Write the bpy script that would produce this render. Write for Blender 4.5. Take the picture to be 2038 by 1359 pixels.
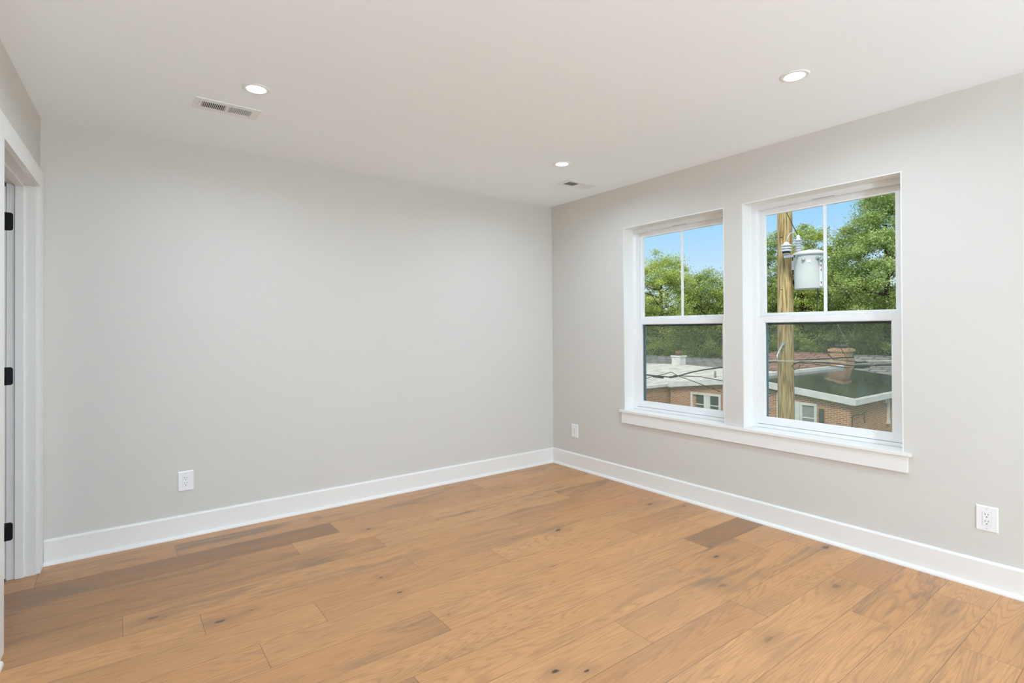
import bpy, math, random
import numpy as np
from mathutils import Vector, Matrix

# ------------------------------------------------------------------ scene
for o in list(bpy.data.objects):
    bpy.data.objects.remove(o)
S = bpy.context.scene
COL = S.collection
random.seed(7)

# ------------------------------------------------------------------ camera
def cam_axes(yaw, pitch, roll):
    y, p, r = map(math.radians, (yaw, pitch, roll))
    fw = Vector((-math.sin(y) * math.cos(p), math.cos(y) * math.cos(p), math.sin(p)))
    rt = Vector((math.cos(y), math.sin(y), 0)); up = rt.cross(fw)
    return rt * math.cos(r) + up * math.sin(r), -rt * math.sin(r) + up * math.cos(r), fw
rt, up, fw = cam_axes(-36.7645, 0.0727, -0.3968)
cam_d = bpy.data.cameras.new('camera')
cam = bpy.data.objects.new('camera', cam_d); COL.objects.link(cam)
cam.matrix_world = Matrix(((rt.x, up.x, -fw.x, -3.3713), (rt.y, up.y, -fw.y, -3.8636),
                           (rt.z, up.z, -fw.z, 1.2641), (0, 0, 0, 1)))
cam_d.sensor_width = 36; cam_d.sensor_fit = 'HORIZONTAL'
cam_d.lens = 36 * 1059.84 / 2038
cam_d.shift_y = (655.3 - 679.5) / 2038
cam_d.clip_start = .05; cam_d.clip_end = 500
S.camera = cam
V0 = S.view_settings
S.display_settings.display_device = 'sRGB'
V0.view_transform = 'Standard'; V0.look = 'None'; V0.gamma = 1; V0.use_curve_mapping = False
V0.exposure = 0.07
S.cycles.use_denoising = True
S.cycles.max_bounces = 14; S.cycles.diffuse_bounces = 8; S.cycles.transparent_max_bounces = 24
S.cycles.sample_clamp_indirect = 6

LAMP_W = 8.2        # each ceiling downlight
FILL_W = 228.0       # added fill globe behind the camera
WORLD = 1.0
SUN = 2.9

# ------------------------------------------------------------------ world
w = bpy.data.worlds.new('sky'); S.world = w; w.use_nodes = True
nt = w.node_tree; nt.nodes.clear()
def N(t, ty, **k):
    n = t.nodes.new(ty)
    for a, b in k.items(): setattr(n, a, b)
    return n
out = N(nt, 'ShaderNodeOutputWorld'); bg = N(nt, 'ShaderNodeBackground')
tc = N(nt, 'ShaderNodeTexCoord'); sx = N(nt, 'ShaderNodeSeparateXYZ'); cr = N(nt, 'ShaderNodeValToRGB')
nt.links.new(tc.outputs['Generated'], sx.inputs[0]); nt.links.new(sx.outputs['Z'], cr.inputs[0])
e = cr.color_ramp.elements
e[0].position = 0.0; e[0].color = (.80, .88, .99, 1)
e[1].position = 1.0; e[1].color = (1.9, 1.95, 2.0, 1)
for p, c in ((.07, (.66, .83, 1.0, 1)), (.20, (.34, .66, 1.0, 1)), (.40, (.33, .62, 1.0, 1)), (.60, (1.6, 1.68, 1.78, 1))):
    q = cr.color_ramp.elements.new(p); q.color = c
nz = N(nt, 'ShaderNodeTexNoise'); nz.inputs['Scale'].default_value = 2.2; nz.inputs['Detail'].default_value = 6
mp = N(nt, 'ShaderNodeMapping'); mp.inputs['Scale'].default_value = (1, 1, 3.5)
nt.links.new(tc.outputs['Generated'], mp.inputs[0]); nt.links.new(mp.outputs[0], nz.inputs['Vector'])
cc = N(nt, 'ShaderNodeValToRGB'); cc.color_ramp.elements[0].position = .5; cc.color_ramp.elements[1].position = .8
nt.links.new(nz.outputs[0], cc.inputs[0])
mx = N(nt, 'ShaderNodeMix', data_type='RGBA'); mx.inputs[7].default_value = (1, 1, 1, 1)
ml = N(nt, 'ShaderNodeMath', operation='MULTIPLY'); ml.inputs[1].default_value = .45
nt.links.new(cc.outputs[0], ml.inputs[0]); nt.links.new(ml.outputs[0], mx.inputs[0])
nt.links.new(cr.outputs[0], mx.inputs[6]); nt.links.new(mx.outputs[2], bg.inputs[0])
bg.inputs[1].default_value = WORLD
nt.links.new(bg.outputs[0], out.inputs[0])

# ------------------------------------------------------------------ sun
sd = bpy.data.lights.new('sun', 'SUN'); sd.energy = SUN; sd.angle = math.radians(12); sd.color = (1, .93, .80)
so = bpy.data.objects.new('sun', sd); COL.objects.link(so)
so.rotation_euler = Vector((.62, .35, -.8)).to_track_quat('-Z', 'Y').to_euler()

# ------------------------------------------------------------------ materials
def mat(name, base=(.8, .8, .8), rough=.6, spec=.5, metal=0, build=None):
    m = bpy.data.materials.new(name); m.use_nodes = True
    t = m.node_tree; b = t.nodes['Principled BSDF']
    b.inputs['Base Color'].default_value = (*base, 1); b.inputs['Roughness'].default_value = rough
    b.inputs['Specular IOR Level'].default_value = spec; b.inputs['Metallic'].default_value = metal
    if build: build(t, b)
    return m
def noisy(scale, c1, c2, stretch=(1, 1, 1), detail=4, lo=.35, hi=.65, coord='Object', bump=0):
    def f(t, b):
        tc = N(t, 'ShaderNodeTexCoord'); mp = N(t, 'ShaderNodeMapping'); mp.inputs['Scale'].default_value = stretch
        nz = N(t, 'ShaderNodeTexNoise'); nz.inputs['Scale'].default_value = scale; nz.inputs['Detail'].default_value = detail
        r = N(t, 'ShaderNodeValToRGB')
        r.color_ramp.elements[0].position = lo; r.color_ramp.elements[0].color = (*c1, 1)
        r.color_ramp.elements[1].position = hi; r.color_ramp.elements[1].color = (*c2, 1)
        t.links.new(tc.outputs[coord], mp.inputs[0]); t.links.new(mp.outputs[0], nz.inputs['Vector'])
        t.links.new(nz.outputs[0], r.inputs[0]); t.links.new(r.outputs[0], b.inputs['Base Color'])
        if bump:
            bp = N(t, 'ShaderNodeBump'); bp.inputs['Strength'].default_value = bump; bp.inputs['Distance'].default_value = .01
            t.links.new(nz.outputs[0], bp.inputs['Height']); t.links.new(bp.outputs[0], b.inputs['Normal'])
    return f
def paint(c, bump=.04, scale=220):
    def f(t, b):
        tc = N(t, 'ShaderNodeTexCoord'); nz = N(t, 'ShaderNodeTexNoise'); nz.inputs['Scale'].default_value = scale
        bp = N(t, 'ShaderNodeBump'); bp.inputs['Strength'].default_value = bump; bp.inputs['Distance'].default_value = .001
        t.links.new(tc.outputs['Object'], nz.inputs['Vector']); t.links.new(nz.outputs[0], bp.inputs['Height'])
        t.links.new(bp.outputs[0], b.inputs['Normal'])
    return f
M = {}
M['wall'] = mat('wall_paint', (.645, .618, .570), .75, .3, build=paint(0))
M['ceiling'] = mat('ceiling_paint', (.925, .968, .998), .85, .2, build=paint(0))
M['trim'] = mat('trim_paint', (.83, .812, .775), .32, .5, build=paint(0, .02, 60))
M['door'] = mat('door_paint', (.79, .77, .73), .35, .5, build=paint(0, .02, 60))
M['vinyl'] = mat('white_vinyl', (.83, .83, .82), .35, .5, build=paint(0, .01, 80))
M['plastic'] = mat('white_plastic', (.86, .85, .84), .3, .5, build=paint(0, .01, 80))
M['slot'] = mat('dark_slot', (.012, .011, .01), .6, build=noisy(200, (.010, .009, .008), (.016, .014, .013)))
M['groove'] = mat('shadow_gap', (.36, .35, .34), .7, build=noisy(100, (.34, .33, .32), (.38, .37, .36)))
M['screw'] = mat('screw_paint', (.62, .61, .6), .3, .5, build=paint(0, .02, 60))
M['black'] = mat('black_metal', (.012, .012, .012), .4, .5, .6, build=noisy(90, (.010, .010, .010), (.016, .016, .016)))
M['duct'] = mat('duct_metal', (.10, .10, .10), .7, .3, build=noisy(40, (.08, .08, .08), (.12, .12, .12)))
M['grille'] = mat('white_enamel', (.84, .84, .83), .4, .5, build=paint(0, .01, 60))
M['screenframe'] = mat('shaded_screen_frame', (.06, .08, .085), .45, .5, build=noisy(60, (.05, .07, .075), (.075, .095, .1)))  # shade on the screen's cross bars is put into this dark colour
M['screenrail'] = mat('grey_blue_screen_rail', (.2, .26, .3), .45, .5, build=noisy(60, (.18, .24, .28), (.25, .31, .35)))
def emis(name, col, s):
    m = bpy.data.materials.new(name); m.use_nodes = True; t = m.node_tree; t.nodes.clear()
    o = N(t, 'ShaderNodeOutputMaterial'); em = N(t, 'ShaderNodeEmission')
    em.inputs[0].default_value = (*col, 1); em.inputs[1].default_value = s
    t.links.new(em.outputs[0], o.inputs[0]); return m
M['lens'] = emis('lamp_lens', (1, .97, .92), 4)
def glassy():
    m = bpy.data.materials.new('window_glass'); m.use_nodes = True; t = m.node_tree; t.nodes.clear()
    o = N(t, 'ShaderNodeOutputMaterial'); tr = N(t, 'ShaderNodeBsdfTransparent'); gl = N(t, 'ShaderNodeBsdfGlossy')
    tr.inputs[0].default_value = (.97, .985, .975, 1); gl.inputs['Roughness'].default_value = .01
    fr = N(t, 'ShaderNodeFresnel'); fr.inputs[0].default_value = 1.05
    mx = N(t, 'ShaderNodeMixShader')
    t.links.new(fr.outputs[0], mx.inputs[0]); t.links.new(tr.outputs[0], mx.inputs[1]); t.links.new(gl.outputs[0], mx.inputs[2])
    t.links.new(mx.outputs[0], o.inputs[0]); return m
M['glass'] = glassy()
def screen():
    m = bpy.data.materials.new('insect_mesh'); m.use_nodes = True; t = m.node_tree; t.nodes.clear()
    o = N(t, 'ShaderNodeOutputMaterial'); tr = N(t, 'ShaderNodeBsdfTransparent'); d0 = N(t, 'ShaderNodeBsdfDiffuse'); d1 = N(t, 'ShaderNodeBsdfTranslucent'); d = N(t, 'ShaderNodeMixShader')
    d0.inputs[0].default_value = (.25, .27, .22, 1); d1.inputs[0].default_value = (.25, .27, .22, 1)
    t.links.new(d0.outputs[0], d.inputs[1]); t.links.new(d1.outputs[0], d.inputs[2])
    mx = N(t, 'ShaderNodeMixShader'); mx.inputs[0].default_value = .24
    t.links.new(tr.outputs[0], mx.inputs[1]); t.links.new(d.outputs[0], mx.inputs[2]); t.links.new(mx.outputs[0], o.inputs[0]); return m
M['screen'] = screen()

# oak floor: uv = plank-local metres, uv2 = plank length / random, attribute tone
def oak(t, b):
    L = t.links.new
    uv = N(t, 'ShaderNodeUVMap', uv_map='UVMap'); uv2 = N(t, 'ShaderNodeUVMap', uv_map='Size')
    at = N(t, 'ShaderNodeAttribute', attribute_name='tone'); sa = N(t, 'ShaderNodeSeparateColor'); L(at.outputs['Color'], sa.inputs[0])
    s1 = N(t, 'ShaderNodeSeparateXYZ'); L(uv.outputs[0], s1.inputs[0])
    s2 = N(t, 'ShaderNodeSeparateXYZ'); L(uv2.outputs[0], s2.inputs[0])
    def M_(op, a, b_=None, c=None):
        n = N(t, 'ShaderNodeMath', operation=op)
        for i, v in enumerate((a, b_, c)):
            if v is None: continue
            if isinstance(v, (int, float)): n.inputs[i].default_value = v
            else: L(v, n.inputs[i])
        return n.outputs[0]
    u, v = s1.outputs[0], s1.outputs[1]; ln, wd = s2.outputs[0], s2.outputs[1]
    off = M_('MULTIPLY', sa.outputs[1], 91.0)
    cx = N(t, 'ShaderNodeCombineXYZ'); L(M_('ADD', u, off), cx.inputs[0]); L(v, cx.inputs[1]); L(off, cx.inputs[2])
    def noise(sc, stretch, det=4, dist=0, rough=.5):
        mp = N(t, 'ShaderNodeMapping'); mp.inputs['Scale'].default_value = stretch; L(cx.outputs[0], mp.inputs[0])
        nz = N(t, 'ShaderNodeTexNoise'); nz.inputs['Scale'].default_value = sc; nz.inputs['Detail'].default_value = det
        nz.inputs['Distortion'].default_value = dist; nz.inputs['Roughness'].default_value = rough
        L(mp.outputs[0], nz.inputs['Vector']); return nz.outputs[0]
    def ramp(x, *st):
        r = N(t, 'ShaderNodeValToRGB'); L(x, r.inputs[0]); el = r.color_ramp.elements
        el[0].position, el[0].color = st[0][0], (*st[0][1], 1); el[1].position, el[1].color = st[-1][0], (*st[-1][1], 1)
        for p, c in st[1:-1]: el.new(p).color = (*c, 1)
        return r.outputs[0]
    def mix(f, a, b_, mode='MIX'):
        n = N(t, 'ShaderNodeMix', data_type='RGBA', blend_type=mode)
        if isinstance(f, (int, float)): n.inputs[0].default_value = f
        else: L(f, n.inputs[0])
        for i, x in ((6, a), (7, b_)):
            if isinstance(x, tuple): n.inputs[i].default_value = (*x, 1)
            else: L(x, n.inputs[i])
        return n.outputs[2]
    # plank tone
    base = ramp(sa.outputs[0], (0, (.33, .158, .062)), (.35, (.50, .247, .098)), (.65, (.555, .278, .108)), (1, (.60, .315, .130)))
    # broad cathedral grain: contour bands of a stretched noise field
    field = noise(1.0, (.62, 8.5, 1), 2, .15, .35)
    bands = N(t, 'ShaderNodeMath', operation='SINE'); L(M_('MULTIPLY', field, 190.0), bands.inputs[0])
    bd = M_('MULTIPLY_ADD', bands.outputs[0], .5, .5)
    base = mix(M_('MULTIPLY', M_('POWER', bd, 4.0), .34), base, (.24, .115, .045))
    fine = noise(1.0, (9, 330, 1), 3, 0, .6)
    base = mix(.75, base, ramp(fine, (.30, (.80, .76, .72)), (.62, (1.08, 1.08, 1.08))), 'MULTIPLY')
    pores = noise(1.0, (28, 520, 1), 2, 0, .5)
    base = mix(M_('MULTIPLY', ramp(pores, (.64, (0, 0, 0)), (.76, (1, 1, 1))), .40), base, (.20, .10, .045))
    # greyish-brown mineral streaks
    st = noise(1.0, (1.6, 11, 1), 4, .8, .6)
    amt = M_('MULTIPLY', ramp(st, (.50, (0, 0, 0)), (.72, (1, 1, 1))), M_('MULTIPLY_ADD', sa.outputs[2], .75, .22))
    base = mix(amt, base, (.20, .125, .070))
    # soft light/dark drift
    base = mix(.5, base, ramp(noise(1.0, (.8, 2.5, 1), 3, 0), (.3, (.80, .80, .80)), (.7, (1.14, 1.12, 1.10))), 'MULTIPLY')
    # knots
    vo = N(t, 'ShaderNodeTexVoronoi'); vo.inputs['Scale'].default_value = 1.0
    mp = N(t, 'ShaderNodeMapping'); mp.inputs['Scale'].default_value = (2.0, 5.2, 1); L(cx.outputs[0], mp.inputs[0])
    L(mp.outputs[0], vo.inputs['Vector'])
    vs = N(t, 'ShaderNodeSeparateColor'); L(vo.outputs['Color'], vs.inputs[0])
    rare = M_('GREATER_THAN', vs.outputs[0], .86)
    kd = M_('ADD', vo.outputs['Distance'], M_('MULTIPLY', M_('SUBTRACT', noise(1., (30, 60, 1), 3), .5), .06))
    ksz = M_('MULTIPLY_ADD', vs.outputs[1], .055, .018)
    kr = M_('DIVIDE', kd, ksz)
    halo = M_('MULTIPLY', M_('SUBTRACT', 1.0, N_clamp(t, M_('DIVIDE', kd, M_('MULTIPLY', ksz, 3.2)))), .55)
    core = M_('SUBTRACT', 1.0, N_clamp(t, kr))
    base = mix(M_('MULTIPLY', halo, rare), base, (.26, .14, .065))
    base = mix(M_('MULTIPLY', M_('MINIMUM', M_('MULTIPLY', core, 3.0), .9), rare), base, (.045, .028, .018))
    # the larger knots, at their places
    oc = N(t, 'ShaderNodeTexCoord'); wob = noise(1., (24, 60, 1), 3)
    for kx, ky, sz, dk in ((-1.129, -1.341, .030, .95), (-2.281, -1.267, .016, .95), (-2.269, -1.469, .014, .9), (-.275, -1.374, .034, .7), (-2.064, -2.374, .022, .95),
                           (-1.973, -2.443, .016, .95), (-2.183, -1.791, .010, .9), (-2.075, -.588, .026, .8), (-3.007, -1.232, .026, .85), (-3.244, -1.016, .024, .5),
                           (-2.877, -1.209, .012, .9), (-.094, -2.481, .034, .8), (-.704, -2.170, .026, .75), (-.978, -2.379, .030, .45), (-.551, -2.719, .036, .45), (-1.247, -2.745, .030, .3)):
        mp = N(t, 'ShaderNodeMapping'); mp.inputs['Location'].default_value = (-kx * .48, -ky, 0); mp.inputs['Scale'].default_value = (.48, 1, 0)
        L(oc.outputs['Object'], mp.inputs[0]); vl = N(t, 'ShaderNodeVectorMath', operation='LENGTH'); L(mp.outputs[0], vl.inputs[0])
        d = M_('ADD', vl.outputs['Value'], M_('MULTIPLY', M_('SUBTRACT', wob, .5), sz * .9))
        base = mix(M_('MULTIPLY', M_('SUBTRACT', 1.0, N_clamp(t, M_('DIVIDE', d, sz * 2.6))), .55), base, (.26, .14, .065))
        base = mix(M_('MULTIPLY', M_('MINIMUM', M_('MULTIPLY', M_('SUBTRACT', 1.0, N_clamp(t, M_('DIVIDE', d, sz * .46))), 2.5), 1.0), dk), base, (.05, .03, .02))
    # seams
    dv = M_('MINIMUM', v, M_('SUBTRACT', wd, v)); du = M_('MINIMUM', u, M_('SUBTRACT', ln, u))
    seam = M_('MAXIMUM', M_('MULTIPLY', M_('LESS_THAN', dv, .0013), .72), M_('MULTIPLY', M_('LESS_THAN', du, .0012), .80))
    base = mix(seam, base, (.13, .065, .03))
    L(base, b.inputs['Base Color'])
    rg = M_('MULTIPLY_ADD', fine, .16, .27); L(rg, b.inputs['Roughness'])
    hgt = M_('SUBTRACT', M_('MULTIPLY', fine, .25), M_('MULTIPLY', seam, 1.0))
    bp = N(t, 'ShaderNodeBump'); bp.inputs['Strength'].default_value = .25; bp.inputs['Distance'].default_value = .0012
    L(hgt, bp.inputs['Height']); L(bp.outputs[0], b.inputs['Normal'])
def N_clamp(t, x):
    n = N(t, 'ShaderNodeClamp'); t.links.new(x, n.inputs[0]); return n.outputs[0]
M['oak'] = mat('oak_planks', (.5, .3, .13), .42, .6, build=oak)

def brick(t, b):
    uv = N(t, 'ShaderNodeUVMap', uv_map='UVMap'); br = N(t, 'ShaderNodeTexBrick')
    br.inputs['Scale'].default_value = 1; br.inputs['Brick Width'].default_value = .178; br.inputs['Row Height'].default_value = .058
    br.inputs['Mortar Size'].default_value = .0095; br.inputs['Mortar Smooth'].default_value = .3
    br.inputs['Color1'].default_value = (.47, .20, .115, 1); br.inputs['Color2'].default_value = (.25, .09, .055, 1)
    br.inputs['Mortar'].default_value = (.66, .56, .42, 1); br.inputs['Bias'].default_value = -.25
    t.links.new(uv.outputs[0], br.inputs['Vector'])
    nz = N(t, 'ShaderNodeTexNoise'); nz.inputs['Scale'].default_value = 1.1; t.links.new(uv.outputs[0], nz.inputs['Vector'])
    r = N(t, 'ShaderNodeValToRGB'); r.color_ramp.elements[0].color = (.8, .78, .75, 1); r.color_ramp.elements[1].color = (1.15, 1.1, 1.0, 1)
    t.links.new(nz.outputs[0], r.inputs[0])
    mx = N(t, 'ShaderNodeMix', data_type='RGBA', blend_type='MULTIPLY'); mx.inputs[0].default_value = 1
    t.links.new(br.outputs[0], mx.inputs[6]); t.links.new(r.outputs[0], mx.inputs[7]); t.links.new(mx.outputs[2], b.inputs['Base Color'])
M['brick'] = mat('red_brick', rough=.85, spec=.2, build=brick)
def shingle(c1, c2, gap):
    def f(t, b):
        uv = N(t, 'ShaderNodeUVMap', uv_map='UVMap'); br = N(t, 'ShaderNodeTexBrick')
        br.inputs['Scale'].default_value = 1; br.inputs['Brick Width'].default_value = .7; br.inputs['Row Height'].default_value = .42
        br.inputs['Mortar Size'].default_value = .05
        br.inputs['Color1'].default_value = (*c1, 1); br.inputs['Color2'].default_value = (*c2, 1); br.inputs['Mortar'].default_value = (*gap, 1)
        t.links.new(uv.outputs[0], br.inputs['Vector']); t.links.new(br.outputs[0], b.inputs['Base Color'])
    return f
M['grey_shingle'] = mat('grey_shingles', rough=.9, spec=.2, build=shingle((.26, .26, .25), (.16, .165, .16), (.08, .08, .075)))
M['brown_shingle'] = mat('brown_shingles', rough=.9, spec=.2, build=shingle((.36, .20, .16), (.24, .13, .11), (.10, .06, .05)))
M['white_roof'] = mat('white_roof_coating', rough=.7, spec=.3, build=noisy(1.4, (.38, .38, .34), (.66, .65, .59), (1, 3, 1), 6, .3, .6))
def wet(t, b):
    tc = N(t, 'ShaderNodeTexCoord'); nz = N(t, 'ShaderNodeTexNoise'); nz.inputs['Scale'].default_value = .55; nz.inputs['Detail'].default_value = 5
    t.links.new(tc.outputs['Object'], nz.inputs['Vector'])
    r = N(t, 'ShaderNodeMapRange'); r.inputs[1].default_value = .38; r.inputs[2].default_value = .62; r.inputs[3].default_value = .03; r.inputs[4].default_value = .16
    t.links.new(nz.outputs[0], r.inputs[0]); t.links.new(r.outputs[0], b.inputs['Roughness'])
    c = N(t, 'ShaderNodeValToRGB'); c.color_ramp.elements[0].color = (.018, .022, .02, 1); c.color_ramp.elements[1].color = (.05, .055, .05, 1)
    t.links.new(nz.outputs[0], c.inputs[0]); t.links.new(c.outputs[0], b.inputs['Base Color'])
M['wet_roof'] = mat('wet_black_roof', (.03, .035, .03), .08, .6, build=wet)
M['ext_white'] = mat('exterior_white_paint', rough=.55, build=noisy(3, (.66, .66, .62), (.80, .79, .75)))
M['ext_glass'] = mat('dark_house_glass', (.05, .07, .06), .08, .6, build=noisy(2, (.03, .05, .045), (.09, .13, .10)))
M['blind'] = mat('grey_blind', rough=.7, build=noisy(40, (.24, .25, .25), (.34, .35, .34), (.1, .1, 1)))
M['pole'] = mat('weathered_pole_wood', rough=.85, spec=.2, build=noisy(5, (.21, .135, .055), (.52, .40, .20), (7, 7, .55), 12, .36, .62, bump=.5))
M['tank'] = mat('grey_tank_enamel', rough=.4, build=noisy(3, (.50, .52, .51), (.58, .60, .58)))
M['porcelain'] = mat('grey_porcelain', rough=.25, build=noisy(6, (.52, .54, .56), (.66, .68, .70)))
M['rubber'] = mat('black_rubber', (.015, .017, .016), .5, build=noisy(30, (.012, .014, .013), (.03, .03, .03)))
M['alu'] = mat('galvanised_metal', (.5, .51, .52), .4, .5, .7, build=noisy(20, (.42, .43, .44), (.60, .61, .62)))
M['rope'] = mat('pale_guy_strand', rough=.6, build=noisy(20, (.50, .48, .36), (.66, .63, .5)))
M['sticker'] = mat('white_sticker', (.8, .84, .88), .5, build=noisy(20, (.74, .80, .86), (.85, .88, .9)))
M['redmark'] = mat('red_mark', (.5, .06, .05), .5, build=noisy(20, (.45, .05, .04), (.55, .08, .06)))
M['greenbox'] = mat('dark_green_metal', (.06, .085, .06), .6, build=noisy(12, (.05, .07, .05), (.09, .11, .085)))
M['bark'] = mat('tree_bark', rough=.9, spec=.2, build=noisy(6, (.05, .035, .022), (.16, .12, .08), (3, 3, .6), 6))
M['grass'] = mat('lawn', rough=.95, spec=.1, build=noisy(2, (.05, .09, .025), (.10, .16, .05), detail=8))
M['terracotta'] = mat('terracotta', rough=.9, build=noisy(8, (.16, .08, .06), (.26, .14, .10)))
def leafmat(name, c1, c2, c3):
    def f(t, b):
        at = N(t, 'ShaderNodeAttribute', attribute_name='tone'); r = N(t, 'ShaderNodeValToRGB')
        r.color_ramp.elements[0].color = (*c1, 1); r.color_ramp.elements[1].color = (*c3, 1)
        r.color_ramp.elements.new(.5).color = (*c2, 1)
        t.links.new(at.outputs['Fac'], r.inputs[0])
        t.links.new(r.outputs[0], b.inputs['Base Color'])
        tl = N(t, 'ShaderNodeBsdfTranslucent'); t.links.new(r.outputs[0], tl.inputs[0])
        mx = N(t, 'ShaderNodeMixShader'); mx.inputs[0].default_value = .38
        o = [n for n in t.nodes if n.type == 'OUTPUT_MATERIAL'][0]
        t.links.new(b.outputs[0], mx.inputs[1]); t.links.new(tl.outputs[0], mx.inputs[2]); t.links.new(mx.outputs[0], o.inputs[0])
    return mat(name, rough=.5, spec=.4, build=f)
M['leafA'] = leafmat('leaves_mid_green', (.13, .19, .045), (.28, .37, .09), (.48, .56, .20))
M['leafB'] = leafmat('leaves_bright_green', (.20, .27, .045), (.42, .51, .11), (.72, .75, .30))
M['leafC'] = leafmat('leaves_cool_green', (.15, .22, .06), (.34, .44, .13), (.62, .69, .32))

# ------------------------------------------------------------------ mesh builder
class MB:
    def __init__(s): s.v = []; s.f = []; s.sm = []
    def add(s, vs, fs, smooth=False, T=None):
        n = len(s.v)
        s.v += [tuple(T(p)) if T else tuple(p) for p in vs]
        s.f += [tuple(i + n for i in f) for f in fs]; s.sm += [smooth] * len(fs); return s
    def box(s, a, b, T=None):
        (x0, y0, z0), (x1, y1, z1) = [min(a[i], b[i]) for i in range(3)], [max(a[i], b[i]) for i in range(3)]
        v = [(x0, y0, z0), (x1, y0, z0), (x1, y1, z0), (x0, y1, z0), (x0, y0, z1), (x1, y0, z1), (x1, y1, z1), (x0, y1, z1)]
        return s.add(v, [(0, 3, 2, 1), (4, 5, 6, 7), (0, 1, 5, 4), (1, 2, 6, 5), (2, 3, 7, 6), (3, 0, 4, 7)], False, T)
    def prism(s, poly, fn, a, b, T=None):     # 2d polygon extruded: fn(u, v, w) -> xyz
        n = len(poly); v = [fn(p[0], p[1], a) for p in poly] + [fn(p[0], p[1], b) for p in poly]
        fs = [tuple(range(n))[::-1], tuple(range(n, 2 * n))] + [(i, (i + 1) % n, n + (i + 1) % n, n + i) for i in range(n)]
        return s.add(v, fs, False, T)
    def lathe(s, prof, c=(0, 0, 0), n=24, axis=(0, 0, 1), smooth=True, caps=True):
        ax = Vector(axis).normalized(); q = ax.to_track_quat('Z', 'Y'); c = Vector(c); v = []
        for r, h in prof:
            for k in range(n):
                a = 2 * math.pi * k / n; v.append(c + q @ Vector((r * math.cos(a), r * math.sin(a), h)))
        fs = [(i * n + k, i * n + (k + 1) % n, (i + 1) * n + (k + 1) % n, (i + 1) * n + k) for i in range(len(prof) - 1) for k in range(n)]
        s.add(v, fs, smooth); m = len(s.v) - len(v)
        if caps:
            s.f += [tuple(range(m, m + n))[::-1], tuple(range(m + (len(prof) - 1) * n, m + len(prof) * n))]; s.sm += [False, False]
        return s
    def tube(s, pts, r, n=8, smooth=True):
        pts = [Vector(p) for p in pts]; rr = r if isinstance(r, (list, tuple)) else [r] * len(pts); v = []
        for i, p in enumerate(pts):
            d = (pts[min(i + 1, len(pts) - 1)] - pts[max(i - 1, 0)]).normalized()
            a = d.cross(Vector((0, 0, 1)) if abs(d.z) < .95 else Vector((0, 1, 0))).normalized(); b = d.cross(a)
            for k in range(n):
                t = 2 * math.pi * k / n; v.append(p + (a * math.cos(t) + b * math.sin(t)) * rr[i])
        fs = [(i * n + k, i * n + (k + 1) % n, (i + 1) * n + (k + 1) % n, (i + 1) * n + k) for i in range(len(pts) - 1) for k in range(n)]
        fs += [tuple(range(n)), tuple(range((len(pts) - 1) * n, len(pts) * n))[::-1]]
        return s.add(v, fs, smooth)
    def build(s, name, m, parent=None, bevel=0, seg=2):
        me = bpy.data.meshes.new(name); me.from_pydata(s.v, [], s.f); me.update()
        import bmesh
        bm = bmesh.new(); bm.from_mesh(me); bmesh.ops.recalc_face_normals(bm, faces=bm.faces)
        uvl = bm.loops.layers.uv.new('UVMap')
        for f in bm.faces:                      # box mapping in metres
            n = f.normal; ax = max(range(3), key=lambda i: abs(n[i]))
            for l in f.loops:
                c = l.vert.co; l[uvl].uv = ((c.y, c.z) if ax == 0 else (c.x, c.z) if ax == 1 else (c.y, c.x * 1.0))
        bm.to_mesh(me); bm.free()
        if any(s.sm):
            for p, q in zip(me.polygons, s.sm): p.use_smooth = q
        me.materials.append(m)
        o = bpy.data.objects.new(name, me); COL.objects.link(o)
        if parent: o.parent = parent; o.matrix_parent_inverse = parent.matrix_world.inverted()
        if bevel:
            b = o.modifiers.new('bevel', 'BEVEL'); b.width = bevel; b.segments = seg; b.limit_method = 'ANGLE'; b.angle_limit = .6
        return o
def tag(o, label=None, cat=None, group=None, kind=None):
    if label: o['label'] = label
    if cat: o['category'] = cat
    if group: o['group'] = group
    if kind: o['kind'] = kind
    return o
def empty(name, loc, rot=(0, 0, 0)):
    o = bpy.data.objects.new(name, None); o.empty_display_size = .1; COL.objects.link(o)
    o.location = loc; o.rotation_euler = rot
    o.matrix_world = Matrix.LocRotScale(Vector(loc), o.rotation_euler, None)
    return o
def local(name, mb, m, parent, bevel=0, seg=2):      # mesh given in the parent's own coordinates
    o = mb.build(name, m, None, bevel, seg); o.parent = parent; return o
def copy_tree(o, parent=None):
    c = o.copy(); COL.objects.link(c)
    if parent: c.parent = parent
    for ch in list(o.children): copy_tree(ch, c)
    return c
def structure(name, mb, m, label=None, bevel=0):
    o = mb.build(name, m, None, bevel); tag(o, label, None, None, 'structure'); return o

# ------------------------------------------------------------------ room shell
H = 2.44; YB = -6.8
XL0, TILT, LA = -3.701, .0125, math.radians(2.514)   # left wall: foot, lean over its height, angle in plan
def LW(p):     # (s along the wall from the far corner, off into the room, z) -> world
    s, off, z = p
    x0 = XL0 + TILT * z / H
    return (x0 + off * math.cos(LA) - s * math.sin(LA), -off * math.sin(LA) - s * math.cos(LA), z)

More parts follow.
